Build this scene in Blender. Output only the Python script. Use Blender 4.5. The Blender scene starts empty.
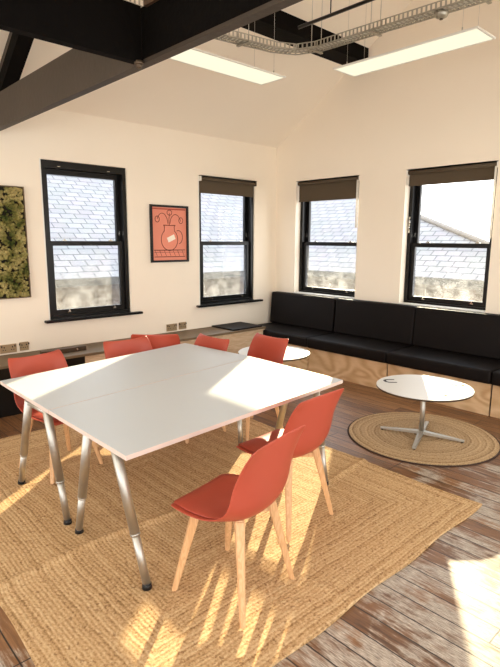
import bpy, bmesh, math, random
from mathutils import Vector, Matrix
random.seed(7)
PI = math.pi
sc = bpy.context.scene
COL = sc.collection

# ------------------------------------------------------------------ helpers
def lin(r, g, b):
    f = lambda c: (c/255/12.92) if c/255 <= .04045 else ((c/255+.055)/1.055)**2.4
    return (f(r), f(g), f(b), 1)

def newmat(name):
    m = bpy.data.materials.new(name); m.use_nodes = True
    nt = m.node_tree; nt.nodes.clear()
    out = nt.nodes.new('ShaderNodeOutputMaterial')
    return m, nt, out

def N(nt, t, **kw):
    n = nt.nodes.new(t)
    for k, v in kw.items():
        if k in n.inputs: n.inputs[k].default_value = v
        else: setattr(n, k, v)
    return n

def pbsdf(nt, out, col=None, rough=.5, metal=0, spec=.5, **kw):
    p = nt.nodes.new('ShaderNodeBsdfPrincipled')
    if col is not None: p.inputs['Base Color'].default_value = col
    p.inputs['Roughness'].default_value = rough
    p.inputs['Metallic'].default_value = metal
    p.inputs['Specular IOR Level'].default_value = spec
    for k, v in kw.items(): p.inputs[k].default_value = v
    nt.links.new(p.outputs[0], out.inputs[0])
    return p

def plain(name, col, rough=.5, metal=0, var=.06, scale=8, bump=0, spec=.5, bscale=60, **kw):
    """procedural: base colour slightly mottled by noise, optional bump"""
    m, nt, out = newmat(name)
    p = pbsdf(nt, out, col, rough, metal, spec, **kw)
    L = nt.links.new
    tc = N(nt, 'ShaderNodeTexCoord')
    no = N(nt, 'ShaderNodeTexNoise', Scale=scale, Detail=4.0)
    L(tc.outputs['Object'], no.inputs['Vector'])
    mx = N(nt, 'ShaderNodeMix', data_type='RGBA')
    mx.inputs[6].default_value = tuple(max(0, c*(1-var)) for c in col[:3]) + (1,)
    mx.inputs[7].default_value = tuple(min(1, c*(1+var)) for c in col[:3]) + (1,)
    L(no.outputs['Fac'], mx.inputs[0]); L(mx.outputs[2], p.inputs['Base Color'])
    if bump:
        nb = N(nt, 'ShaderNodeTexNoise', Scale=bscale, Detail=3.0)
        L(tc.outputs['Object'], nb.inputs['Vector'])
        b = N(nt, 'ShaderNodeBump', Strength=bump, Distance=.01)
        L(nb.outputs['Fac'], b.inputs['Height']); L(b.outputs[0], p.inputs['Normal'])
    return m

def ramp(nt, stops):
    r = nt.nodes.new('ShaderNodeValToRGB')
    e = r.color_ramp.elements
    while len(e) < len(stops): e.new(.5)
    for i, (pos, c) in enumerate(stops):
        e[i].position = pos; e[i].color = c
    return r

def mth(nt, op, a, b=None):
    n = nt.nodes.new('ShaderNodeMath'); n.operation = op
    for i, v in enumerate((a, b)):
        if v is None: continue
        if isinstance(v, (int, float)): n.inputs[i].default_value = v
        else: nt.links.new(v, n.inputs[i])
    return n.outputs[0]

# ------------------------------------------------------------------ materials
M = {}
M['wall'] = plain('wall_paint', lin(243, 231, 212), .75, var=.02, scale=2.5, bump=.05, bscale=40)
M['ceil'] = plain('ceiling_paint', lin(243, 232, 214), .8, var=.03, scale=1.2)
M['black_paint'] = plain('black_gloss_paint', lin(10, 8, 7), .3, var=.2, spec=.3)
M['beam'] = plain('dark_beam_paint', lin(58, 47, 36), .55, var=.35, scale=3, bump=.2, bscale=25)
M['beam_black'] = plain('black_and_shaded_timber', lin(10, 7, 5), .8, var=.4, scale=5, bump=.3, bscale=30, spec=.08)
M['leather'] = plain('black_brown_vinyl', lin(15, 9, 7), .6, var=.2, scale=10, bump=.12, bscale=120, spec=.16)
M['white_top'] = plain('pale_grey_laminate', lin(198, 203, 205), .45, var=.02, scale=3, spec=.3)
M['coffee_top'] = plain('white_laminate', lin(220, 219, 214), .4, var=.02, scale=3, spec=.25)
M['top_edge'] = plain('pale_pink_edge_band', lin(222, 202, 190), .5, var=.08)
M['steel'] = plain('satin_steel', lin(196, 192, 182), .48, 1, var=.08, scale=20)
M['galv'] = plain('galvanised_wire', lin(180, 175, 162), .45, .8, var=.1, scale=20)
M['chrome'] = plain('brushed_chrome', lin(190, 186, 178), .22, 1, var=.05)
M['brass'] = plain('aged_brass', lin(176, 152, 118), .4, .6, var=.1)
M['rubber'] = plain('black_rubber', lin(14, 12, 11), .6, var=.1)
M['shell'] = plain('terracotta_plastic', lin(176, 74, 54), .42, var=.03, spec=.5)
M['pad'] = plain('terracotta_leatherette', lin(172, 72, 54), .45, var=.05, bump=.06, bscale=90)
M['blind'] = plain('dark_olive_blind_fabric', lin(84, 70, 52), .9, var=.08, scale=60)
M['white_plastic'] = plain('white_plastic', lin(232, 228, 218), .4, var=.02)
M['moss_back'] = plain('dark_peat', lin(38, 34, 18), .95, var=.4, scale=20)
M['print'] = plain('salmon_print', lin(226, 138, 112), .6, var=.04, scale=4)
M['print_line'] = plain('maroon_ink', lin(92, 30, 24), .7, var=.1)
M['print_red'] = plain('brick_red_ink', lin(176, 72, 52), .7, var=.1)
M['print_white'] = plain('cream_ink', lin(245, 232, 214), .7, var=.02)
M['darkbox'] = plain('dark_bronze_metal', lin(84, 68, 52), .45, .5, var=.2, scale=10)
M['rail'] = plain('weathered_rail_wood', lin(112, 92, 66), .6, var=.2, scale=10)
M['render_out'] = plain('grey_stone_wall', lin(110, 106, 102), .9, var=.25, scale=6)
M['gutter'] = plain('grey_gutter', lin(60, 60, 60), .6, var=.1)
M['tarmac'] = plain('grey_yard', lin(100, 96, 92), .9, var=.2, scale=3)

M['ochre'] = plain('ochre_ink', lin(120, 84, 20), .8, spec=.0)
M['midgrey'] = plain('grey_ink', lin(104, 104, 100), .8, spec=.0)
def wood(name, c1, c2, axis='X', rough=.5, sc_=3.0, cath=False):
    m, nt, out = newmat(name); L = nt.links.new
    p = pbsdf(nt, out, c1, rough)
    tc = N(nt, 'ShaderNodeTexCoord'); mp = N(nt, 'ShaderNodeMapping')
    L(tc.outputs['Object'], mp.inputs[0])
    s = {'X': (sc_*.12, sc_, sc_), 'Y': (sc_, sc_*.12, sc_), 'Z': (sc_, sc_, sc_*.12)}[axis]
    if cath: s = (sc_*.35, sc_, sc_)
    mp.inputs['Scale'].default_value = s
    no = N(nt, 'ShaderNodeTexNoise', Scale=1.6 if cath else 4.0, Detail=2.0 if cath else 5.0, Distortion=.6)
    L(mp.outputs[0], no.inputs['Vector'])
    w = mth(nt, 'SINE', mth(nt, 'MULTIPLY', no.outputs['Fac'], 75.0 if cath else 40.0))
    w = mth(nt, 'ADD', mth(nt, 'MULTIPLY', w, .5), .5)
    fine = N(nt, 'ShaderNodeTexNoise', Scale=30.0, Detail=4.0); L(mp.outputs[0], fine.inputs['Vector'])
    w = mth(nt, 'ADD', mth(nt, 'MULTIPLY', w, .55), mth(nt, 'MULTIPLY', fine.outputs['Fac'], .45))
    r = ramp(nt, [(.15, c1), (.85, c2)]); L(w, r.inputs[0]); L(r.outputs[0], p.inputs['Base Color'])
    return m
M['beech'] = wood('beech_wood', lin(224, 180, 132), lin(206, 158, 108), 'Z', .45, 8)
M['ply'] = wood('pale_plywood', lin(222, 190, 148), lin(192, 152, 108), 'X', .5, 1.3, cath=True)
M['bench_ply'] = wood('pale_bench_board', lin(214, 190, 158), lin(196, 168, 134), 'Y', .6, 4)

def floor_mat():
    m, nt, out = newmat('worn_floorboards'); L = nt.links.new
    p = pbsdf(nt, out, None, .38, spec=.6)
    tc = N(nt, 'ShaderNodeTexCoord')
    br = N(nt, 'ShaderNodeTexBrick', Scale=1.0)
    br.offset = .37; br.offset_frequency = 3
    for k, v in {'Mortar Size': .0035, 'Mortar Smooth': .15, 'Bias': 0.0, 'Brick Width': 1.9, 'Row Height': .112}.items():
        br.inputs[k].default_value = v
    br.inputs['Color1'].default_value = (0, 0, 0, 1); br.inputs['Color2'].default_value = (1, 1, 1, 1)
    br.inputs['Mortar'].default_value = (.5, .5, .5, 1)
    L(tc.outputs['Object'], br.inputs['Vector'])
    # streaky grain along the boards
    mp = N(nt, 'ShaderNodeMapping'); mp.inputs['Scale'].default_value = (1.0, 9.0, 1); L(tc.outputs['Object'], mp.inputs[0])
    grain = N(nt, 'ShaderNodeTexNoise', Scale=5.0, Detail=8.0, Roughness=.65, Distortion=.3); L(mp.outputs[0], grain.inputs['Vector'])
    fine = N(nt, 'ShaderNodeTexNoise', Scale=24.0, Detail=6.0, Roughness=.7); L(mp.outputs[0], fine.inputs['Vector'])
    wear = N(nt, 'ShaderNodeTexNoise', Scale=3.2, Detail=6.0, Roughness=.62, Distortion=.4); L(tc.outputs['Object'], wear.inputs['Vector'])
    # brown wood, darker plank to plank
    rb = ramp(nt, [(.25, lin(72, 46, 28)), (.5, lin(128, 88, 54)), (.75, lin(174, 132, 90))])
    v = mth(nt, 'ADD', mth(nt, 'MULTIPLY', grain.outputs['Fac'], .75), mth(nt, 'MULTIPLY', br.outputs['Color'], .2))
    L(v, rb.inputs[0])
    # old white/grey residue left in the middle of the room
    rp = ramp(nt, [(.34, lin(84, 74, 66)), (.48, lin(160, 146, 130)), (.66, lin(212, 200, 182))])
    L(fine.outputs['Fac'], rp.inputs[0])
    sp = N(nt, 'ShaderNodeSeparateXYZ'); L(tc.outputs['Object'], sp.inputs[0])
    zone = N(nt, 'ShaderNodeMapRange'); zone.inputs['From Min'].default_value = 4.35; zone.inputs['From Max'].default_value = 3.1
    zone.inputs['To Min'].default_value = -.22; zone.inputs['To Max'].default_value = .035
    L(sp.outputs['Y'], zone.inputs['Value'])
    zx = N(nt, 'ShaderNodeMapRange'); zx.inputs['From Min'].default_value = -2.6; zx.inputs['From Max'].default_value = -1.4
    zx.inputs['To Min'].default_value = -.30; zx.inputs['To Max'].default_value = .05
    L(sp.outputs['X'], zx.inputs['Value'])
    wv = mth(nt, 'ADD', mth(nt, 'ADD', wear.outputs['Fac'], zone.outputs[0]), zx.outputs[0])
    wv = mth(nt, 'ADD', wv, mth(nt, 'MULTIPLY', mth(nt, 'SUBTRACT', br.outputs['Color'], .5), .16))
    wv = mth(nt, 'ADD', wv, mth(nt, 'MULTIPLY', mth(nt, 'SUBTRACT', grain.outputs['Fac'], .5), .7))
    rw = ramp(nt, [(.47, (0, 0, 0, 1)), (.60, (1, 1, 1, 1))]); L(wv, rw.inputs[0])
    mx = N(nt, 'ShaderNodeMix', data_type='RGBA'); L(rw.outputs[0], mx.inputs[0]); L(rb.outputs[0], mx.inputs[6]); L(rp.outputs[0], mx.inputs[7])
    mx2 = N(nt, 'ShaderNodeMix', data_type='RGBA'); L(br.outputs['Fac'], mx2.inputs[0]); L(mx.outputs[2], mx2.inputs[6]); mx2.inputs[7].default_value = lin(34, 20, 12)
    L(mx2.outputs[2], p.inputs['Base Color'])
    rr = N(nt, 'ShaderNodeMapRange'); rr.inputs['To Min'].default_value = .28; rr.inputs['To Max'].default_value = .55
    L(fine.outputs['Fac'], rr.inputs['Value']); L(rr.outputs[0], p.inputs['Roughness'])
    b = N(nt, 'ShaderNodeBump', Strength=.35, Distance=.006)
    hh = mth(nt, 'SUBTRACT', mth(nt, 'MULTIPLY', fine.outputs['Fac'], .5), mth(nt, 'MULTIPLY', br.outputs['Fac'], 1.0))
    L(hh, b.inputs['Height']); L(b.outputs[0], p.inputs['Normal'])
    return m
M['floor'] = floor_mat()

def jute(name, kind, hx=1, hy=1, step=.028):
    """braided jute: rows concentric with the rug's outline"""
    m, nt, out = newmat(name); L = nt.links.new
    p = pbsdf(nt, out, None, .9, spec=.15)
    tc = N(nt, 'ShaderNodeTexCoord'); sp = N(nt, 'ShaderNodeSeparateXYZ'); L(tc.outputs['Object'], sp.inputs[0])
    wob = N(nt, 'ShaderNodeTexNoise', Scale=2.5, Detail=2.0); L(tc.outputs['Object'], wob.inputs['Vector'])
    wo = mth(nt, 'MULTIPLY', mth(nt, 'SUBTRACT', wob.outputs['Fac'], .5), .05)
    if kind == 'rect':
        dx = mth(nt, 'SUBTRACT', hx, mth(nt, 'ABSOLUTE', sp.outputs['X']))
        dy = mth(nt, 'SUBTRACT', hy, mth(nt, 'ABSOLUTE', sp.outputs['Y']))
        d = mth(nt, 'MINIMUM', dx, dy); s = mth(nt, 'MAXIMUM', dx, dy)
    else:
        r2 = mth(nt, 'ADD', mth(nt, 'MULTIPLY', sp.outputs['X'], sp.outputs['X']), mth(nt, 'MULTIPLY', sp.outputs['Y'], sp.outputs['Y']))
        d = mth(nt, 'SQRT', r2); s = mth(nt, 'MULTIPLY', mth(nt, 'ARCTAN2', sp.outputs['Y'], sp.outputs['X']), .3)
    d = mth(nt, 'ADD', d, wo)
    ph = mth(nt, 'MULTIPLY', d, 2*PI/step)
    row = mth(nt, 'ADD', mth(nt, 'MULTIPLY', mth(nt, 'SINE', ph), .5), .5)
    tw = mth(nt, 'ADD', mth(nt, 'MULTIPLY', mth(nt, 'SINE', mth(nt, 'ADD', mth(nt, 'MULTIPLY', s, 2*PI/.03), ph)), .5), .5)
    # per-row tone
    tone = N(nt, 'ShaderNodeTexWhiteNoise', noise_dimensions='1D'); L(mth(nt, 'FLOOR', mth(nt, 'DIVIDE', d, step)), tone.inputs['W'])
    fine = N(nt, 'ShaderNodeTexNoise', Scale=75.0, Detail=5.0, Roughness=.8); L(tc.outputs['Object'], fine.inputs['Vector'])
    fleck = N(nt, 'ShaderNodeTexNoise', Scale=55.0, Detail=2.0); L(tc.outputs['Object'], fleck.inputs['Vector'])
    v = mth(nt, 'ADD', mth(nt, 'MULTIPLY', row, .13), mth(nt, 'MULTIPLY', tw, .02))
    v = mth(nt, 'ADD', v, mth(nt, 'MULTIPLY', tone.outputs['Value'], .16))
    v = mth(nt, 'ADD', v, mth(nt, 'MULTIPLY', mth(nt, 'ADD', mth(nt, 'MULTIPLY', mth(nt, 'SUBTRACT', fine.outputs['Fac'], .5), 1.9), .5), .75))
    dark, mid, light = (lin(120, 88, 54), lin(186, 150, 106), lin(218, 190, 148)) if kind == 'rect' else (lin(108, 84, 58), lin(172, 144, 108), lin(208, 182, 144))
    rc = ramp(nt, [(.22, dark), (.5, mid), (.85, light)]); L(v, rc.inputs[0])
    fl = ramp(nt, [(.62, (0, 0, 0, 1)), (.68, (1, 1, 1, 1))]); L(fleck.outputs['Fac'], fl.inputs[0])
    mx = N(nt, 'ShaderNodeMix', data_type='RGBA'); L(mth(nt, 'MULTIPLY', fl.outputs[0], .55), mx.inputs[0]); L(rc.outputs[0], mx.inputs[6]); mx.inputs[7].default_value = lin(110, 72, 40)
    L(mx.outputs[2], p.inputs['Base Color'])
    b = N(nt, 'ShaderNodeBump', Strength=.35, Distance=.003)
    L(mth(nt, 'ADD', mth(nt, 'ADD', row, mth(nt, 'MULTIPLY', tw, .15)), mth(nt, 'MULTIPLY', fine.outputs['Fac'], .6)), b.inputs['Height'])
    L(b.outputs[0], p.inputs['Normal'])
    return m

def slate_mat():
    m, nt, out = newmat('pale_grey_slates'); L = nt.links.new
    p = pbsdf(nt, out, None, .6)
    uv = N(nt, 'ShaderNodeUVMap'); uv.uv_map = 'UVMap'
    br = N(nt, 'ShaderNodeTexBrick', Scale=1.0)
    for k, v in {'Mortar Size': .012, 'Mortar Smooth': .3, 'Brick Width': .27, 'Row Height': .16}.items(): br.inputs[k].default_value = v
    br.inputs['Color1'].default_value = lin(112, 111, 113); br.inputs['Color2'].default_value = lin(124, 123, 126)
    br.inputs['Mortar'].default_value = lin(58, 58, 64)
    L(uv.outputs[0], br.inputs['Vector'])
    no = N(nt, 'ShaderNodeTexNoise', Scale=3.0, Detail=5.0); L(uv.outputs[0], no.inputs['Vector'])
    mx = N(nt, 'ShaderNodeMix', data_type='RGBA', blend_type='MULTIPLY'); mx.inputs[0].default_value = .25
    L(br.outputs[0], mx.inputs[6]); L(no.outputs['Color'], mx.inputs[7]); L(mx.outputs[2], p.inputs['Base Color'])
    return m
M['slate'] = slate_mat()

def brick_mat():
    m, nt, out = newmat('grimy_pale_brick'); L = nt.links.new
    p = pbsdf(nt, out, None, .9)
    tc = N(nt, 'ShaderNodeTexCoord'); sp = N(nt, 'ShaderNodeSeparateXYZ'); L(tc.outputs['Object'], sp.inputs[0])
    cb = N(nt, 'ShaderNodeCombineXYZ'); L(mth(nt, 'ADD', sp.outputs['X'], sp.outputs['Y']), cb.inputs[0]); L(sp.outputs['Z'], cb.inputs[1])
    br = N(nt, 'ShaderNodeTexBrick', Scale=1.0)
    for k, v in {'Mortar Size': .01, 'Brick Width': .23, 'Row Height': .08}.items(): br.inputs[k].default_value = v
    br.inputs['Color1'].default_value = lin(104, 84, 74); br.inputs['Color2'].default_value = lin(84, 72, 66); br.inputs['Mortar'].default_value = lin(120, 112, 104)
    L(cb.outputs[0], br.inputs['Vector'])
    no = N(nt, 'ShaderNodeTexNoise', Scale=1.6, Detail=5.0); L(tc.outputs['Object'], no.inputs['Vector'])
    r = ramp(nt, [(.35, lin(70, 66, 62)), (.65, lin(140, 134, 128))]); L(no.outputs['Fac'], r.inputs[0])
    mx = N(nt, 'ShaderNodeMix', data_type='RGBA'); mx.inputs[0].default_value = .5
    L(br.outputs[0], mx.inputs[6]); L(r.outputs[0], mx.inputs[7]); L(mx.outputs[2], p.inputs['Base Color'])
    return m
M['brick'] = brick_mat()

def glass_mat(name, dirt_lo):
    """thin clear pane (transparent + weak mirror), with dried grime low on the pane"""
    m, nt, out = newmat(name); L = nt.links.new
    tr = N(nt, 'ShaderNodeBsdfTransparent'); tr.inputs[0].default_value = (.97, .98, .98, 1)
    gl = N(nt, 'ShaderNodeBsdfGlossy', Roughness=.02)
    mx = N(nt, 'ShaderNodeMixShader'); mx.inputs[0].default_value = .022
    L(tr.outputs[0], mx.inputs[1]); L(gl.outputs[0], mx.inputs[2])
    df = N(nt, 'ShaderNodeBsdfTranslucent'); df.inputs[0].default_value = (.9, .9, .88, 1)
    m2 = N(nt, 'ShaderNodeMixShader'); L(mx.outputs[0], m2.inputs[1]); L(df.outputs[0], m2.inputs[2])
    tc = N(nt, 'ShaderNodeTexCoord'); sp = N(nt, 'ShaderNodeSeparateXYZ'); L(tc.outputs['Object'], sp.inputs[0])
    no = N(nt, 'ShaderNodeTexNoise', Scale=9.0, Detail=6.0, Roughness=.7, Distortion=.8); L(tc.outputs['Object'], no.inputs['Vector'])
    g = N(nt, 'ShaderNodeMapRange'); g.inputs['From Min'].default_value = 1.5; g.inputs['From Max'].default_value = .95
    g.inputs['To Min'].default_value = .0; g.inputs['To Max'].default_value = dirt_lo; L(sp.outputs['Z'], g.inputs['Value'])
    r = ramp(nt, [(.38, (.15, .15, .15, 1)), (.68, (1, 1, 1, 1))]); L(no.outputs['Fac'], r.inputs[0])
    L(mth(nt, 'ADD', mth(nt, 'MULTIPLY', g.outputs[0], r.outputs[0]), .02), m2.inputs[0])
    L(m2.outputs[0], out.inputs[0])
    return m
M['glass'] = glass_mat('window_glass', .22)

def moss_mat():
    m, nt, out = newmat('preserved_moss'); L = nt.links.new
    p = pbsdf(nt, out, None, .95, spec=.1)
    tc = N(nt, 'ShaderNodeTexCoord')
    n1 = N(nt, 'ShaderNodeTexNoise', Scale=7.0, Detail=2.0); L(tc.outputs['Object'], n1.inputs['Vector'])
    r = ramp(nt, [(.34, lin(62, 70, 32)), (.46, lin(120, 114, 62)), (.58, lin(158, 146, 92)), (.72, lin(180, 162, 108))]); L(n1.outputs['Fac'], r.inputs[0])
    n2 = N(nt, 'ShaderNodeTexNoise', Scale=90.0, Detail=4.0); L(tc.outputs['Object'], n2.inputs['Vector'])
    mx = N(nt, 'ShaderNodeMix', data_type='RGBA', blend_type='OVERLAY'); mx.inputs[0].default_value = .7
    L(r.outputs[0], mx.inputs[6]); L(n2.outputs['Fac'], mx.inputs[7]); L(mx.outputs[2], p.inputs['Base Color'])
    b = N(nt, 'ShaderNodeBump', Strength=1.0, Distance=.01); L(n2.outputs['Fac'], b.inputs['Height']); L(b.outputs[0], p.inputs['Normal'])
    return m
M['moss'] = moss_mat()

def emit(name, col, s):
    m, nt, out = newmat(name)
    e = N(nt, 'ShaderNodeEmission', Strength=s); e.inputs[0].default_value = col
    nt.links.new(e.outputs[0], out.inputs[0]); return m
LED = 3.2
M['led'] = emit('led_diffuser', (1, .94, .70, 1), .95)
M['led_fill'] = emit('led_fill_diffuser', (1, .95, .86, 1), 16)

# ------------------------------------------------------------------ mesh building
def mesh_obj(name, bm, mat, parent=None, smooth=False, loc=None, angle=None):
    bmesh.ops.recalc_face_normals(bm, faces=bm.faces)
    me = bpy.data.meshes.new(name); bm.to_mesh(me); bm.free()
    for mm in (mat if isinstance(mat, (list, tuple)) else [mat]): me.materials.append(mm)
    if smooth:
        for p in me.polygons: p.use_smooth = True
    o = bpy.data.objects.new(name, me); COL.objects.link(o)
    if parent: o.parent = parent
    if loc: o.location = loc
    return o

def box(bm, x0, x1, y0, y1, z0, z1, M4=None, mi=0):
    vs = [bm.verts.new((x, y, z)) for x in (x0, x1) for y in (y0, y1) for z in (z0, z1)]
    fs = [(0,1,3,2), (4,6,7,5), (0,4,5,1), (2,3,7,6), (0,2,6,4), (1,5,7,3)]
    fl = []
    for f in fs:
        q = bm.faces.new([vs[i] for i in f]); q.material_index = mi; fl.append(q)
    if M4 is not None: bmesh.ops.transform(bm, matrix=M4, verts=vs)
    return vs

def rbox(x0, x1, y0, y1, z0, z1, r=.01, seg=3):
    bm = bmesh.new(); box(bm, x0, x1, y0, y1, z0, z1)
    bmesh.ops.bevel(bm, geom=bm.edges[:], offset=r, segments=seg, profile=.6, affect='EDGES')
    return bm

def prism(bm, pts, d, mi=0):
    """pts: list of 3D coplanar points, extruded by vector d"""
    d = Vector(d)
    a = [bm.verts.new(p) for p in pts]; b = [bm.verts.new(Vector(p)+d) for p in pts]
    n = len(pts)
    fs = [bm.faces.new(a), bm.faces.new(b[::-1])]
    for i in range(n): fs.append(bm.faces.new((a[i], b[i], b[(i+1) % n], a[(i+1) % n])))
    for f in fs: f.material_index = mi

def tube(bm, p0, p1, r0, r1=None, n=16, caps=True):
    r1 = r0 if r1 is None else r1
    p0, p1 = Vector(p0), Vector(p1); d = (p1-p0).normalized()
    a = d.orthogonal().normalized(); b = d.cross(a)
    A = [bm.verts.new(p0+(a*math.cos(t)+b*math.sin(t))*r0) for t in [2*PI*i/n for i in range(n)]]
    B = [bm.verts.new(p1+(a*math.cos(t)+b*math.sin(t))*r1) for t in [2*PI*i/n for i in range(n)]]
    for i in range(n): bm.faces.new((A[i], A[(i+1) % n], B[(i+1) % n], B[i])).smooth = True
    if caps: bm.faces.new(A[::-1]); bm.faces.new(B)

def bar4(bm, p0, p1, w0, w1, ax=None):
    """square-section tapered bar, ends cut horizontally (z planes)"""
    p0, p1 = Vector(p0), Vector(p1)
    a = ax if ax else Vector((1, 0, 0)); a = Vector(a).normalized(); b = Vector((-a.y, a.x, 0))
    A = [bm.verts.new(p0+a*sx*w0/2+b*sy*w0/2) for sx, sy in ((-1,-1), (1,-1), (1,1), (-1,1))]
    B = [bm.verts.new(p1+a*sx*w1/2+b*sy*w1/2) for sx, sy in ((-1,-1), (1,-1), (1,1), (-1,1))]
    for i in range(4): bm.faces.new((A[i], A[(i+1) % 4], B[(i+1) % 4], B[i]))
    bm.faces.new(A[::-1]); bm.faces.new(B)

def lathe(bm, prof, n=48, c=(0, 0, 0)):
    rings = []
    for r, z in prof:
        rings.append([bm.verts.new((c[0]+r*math.cos(2*PI*i/n), c[1]+r*math.sin(2*PI*i/n), c[2]+z)) for i in range(n)])
    for k in range(len(rings)-1):
        for i in range(n):
            bm.faces.new((rings[k][i], rings[k][(i+1) % n], rings[k+1][(i+1) % n], rings[k+1][i]))
    bm.faces.new(rings[0]); bm.faces.new(rings[-1])

def thing(name, label, cat, loc=(0, 0, 0), rz=0, group=None):
    o = bpy.data.objects.new(name, None); COL.objects.link(o)
    o.empty_display_size = .1
    o.location = loc; o.rotation_euler = (0, 0, rz); o['label'] = label; o['category'] = cat
    if group: o['group'] = group
    return o
def tag(o, label, cat, group=None):
    o['label'] = label; o['category'] = cat
    if group: o['group'] = group
    return o
def struct(o): o['kind'] = 'structure'; return o
def copy_tree(root, loc, rz, label):
    r = root.copy(); COL.objects.link(r); r.location = loc; r.rotation_euler = (0, 0, rz); r['label'] = label
    for ch in list(root.children):
        c = ch.copy(); COL.objects.link(c); c.parent = r
        for g in list(ch.children):
            d = g.copy(); COL.objects.link(d); d.parent = c
    return r

# ------------------------------------------------------------------ room shell
XA, YB = -5.38, 5.52
XR, YF = 1.9, -3.2
EAVE, SL = 2.905, .640
XRIDGE = -1.9
ZR = EAVE+SL*(XRIDGE-XA)
def roofz(x): return EAVE+SL*(x-XA) if x <= XRIDGE else ZR-SL*(x-XRIDGE)
T = .3

def wall_mesh(s0, s1, holes, topf, breaks, place, T=T):
    """strips of wall between s0 and s1 (coordinate along wall), holes=(a,b,z0,z1); place(s,depth,z)->xyz"""
    bm = bmesh.new()
    cuts = sorted(set([s0, s1]+breaks+[h[0] for h in holes]+[h[1] for h in holes]))
    for a, b in zip(cuts[:-1], cuts[1:]):
        hs = sorted([h for h in holes if h[0] <= a+1e-6 and h[1] >= b-1e-6], key=lambda h: h[2])
        z = 0
        for h in hs:
            prism(bm, [place(a, 0, z), place(b, 0, z), place(b, 0, h[2]), place(a, 0, h[2])], Vector(place(0, T, 0))-Vector(place(0, 0, 0)))
            z = h[3]
        prism(bm, [place(a, 0, z), place(b, 0, z), place(b, 0, topf(b)), place(a, 0, topf(a))], Vector(place(0, T, 0))-Vector(place(0, 0, 0)))
    return bm
W1 = (2.157, 3.115, .79, 2.41); W2 = (4.130, 5.095, .79, 2.41)
W3 = (-5.00, -3.955, .89, 2.415); W4 = (-3.315, -2.288, .89, 2.42)
struct(mesh_obj('wall_left', wall_mesh(YF, YB, [W1, W2], lambda s: EAVE, [], lambda s, d, z: (XA-d, s, z), .14), M['wall']))
struct(mesh_obj('wall_back', wall_mesh(XA, XR, [W3, W4], roofz, [XRIDGE], lambda s, d, z: (s, YB+d, z)), M['wall']))
# unseen side of the room: tall windows added to fill the room with sky light
RW = [(-2.9, .9, .35, 2.45), (1.2, 5.1, .35, 2.45)]
struct(mesh_obj('wall_right', wall_mesh(YF, YB, RW, lambda s: roofz(XR), [], lambda s, d, z: (XR+d, s, z)), M['wall']))
FW = [(-5.0, -2.0, .35, 2.6), (-1.7, 1.5, .35, 2.6)]
struct(mesh_obj('wall_front', wall_mesh(XA, XR, FW, roofz, [XRIDGE], lambda s, d, z: (s, YF-d, z)), M['wall']))
bm = bmesh.new()
for xa, xb in ((XA-T, XRIDGE), (XRIDGE, XR+T)):
    za = EAVE-SL*T if xa < XA else ZR
    zb = ZR if xb == XRIDGE else roofz(XR)-SL*T
    prism(bm, [(xa, YF-T, za), (xb, YF-T, zb), (xb, YF-T, zb+.2), (xa, YF-T, za+.2)], (0, YB-YF+2*T, 0))
struct(mesh_obj('ceiling', bm, M['ceil']))
bm = bmesh.new(); box(bm, XA-T, XR+T, YF-T, YB+T, -.2, 0)
struct(mesh_obj('floor', bm, M['floor']))

# ------------------------------------------------------------------ windows
def frame_of(side, s):
    """matrix from window-local (x along wall, y outward, z up) to world"""
    if side == 'A': return Matrix.Translation((XA, s, 0)) @ Matrix.Rotation(PI/2, 4, 'Z')
    return Matrix.Translation((s, YB, 0))

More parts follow.
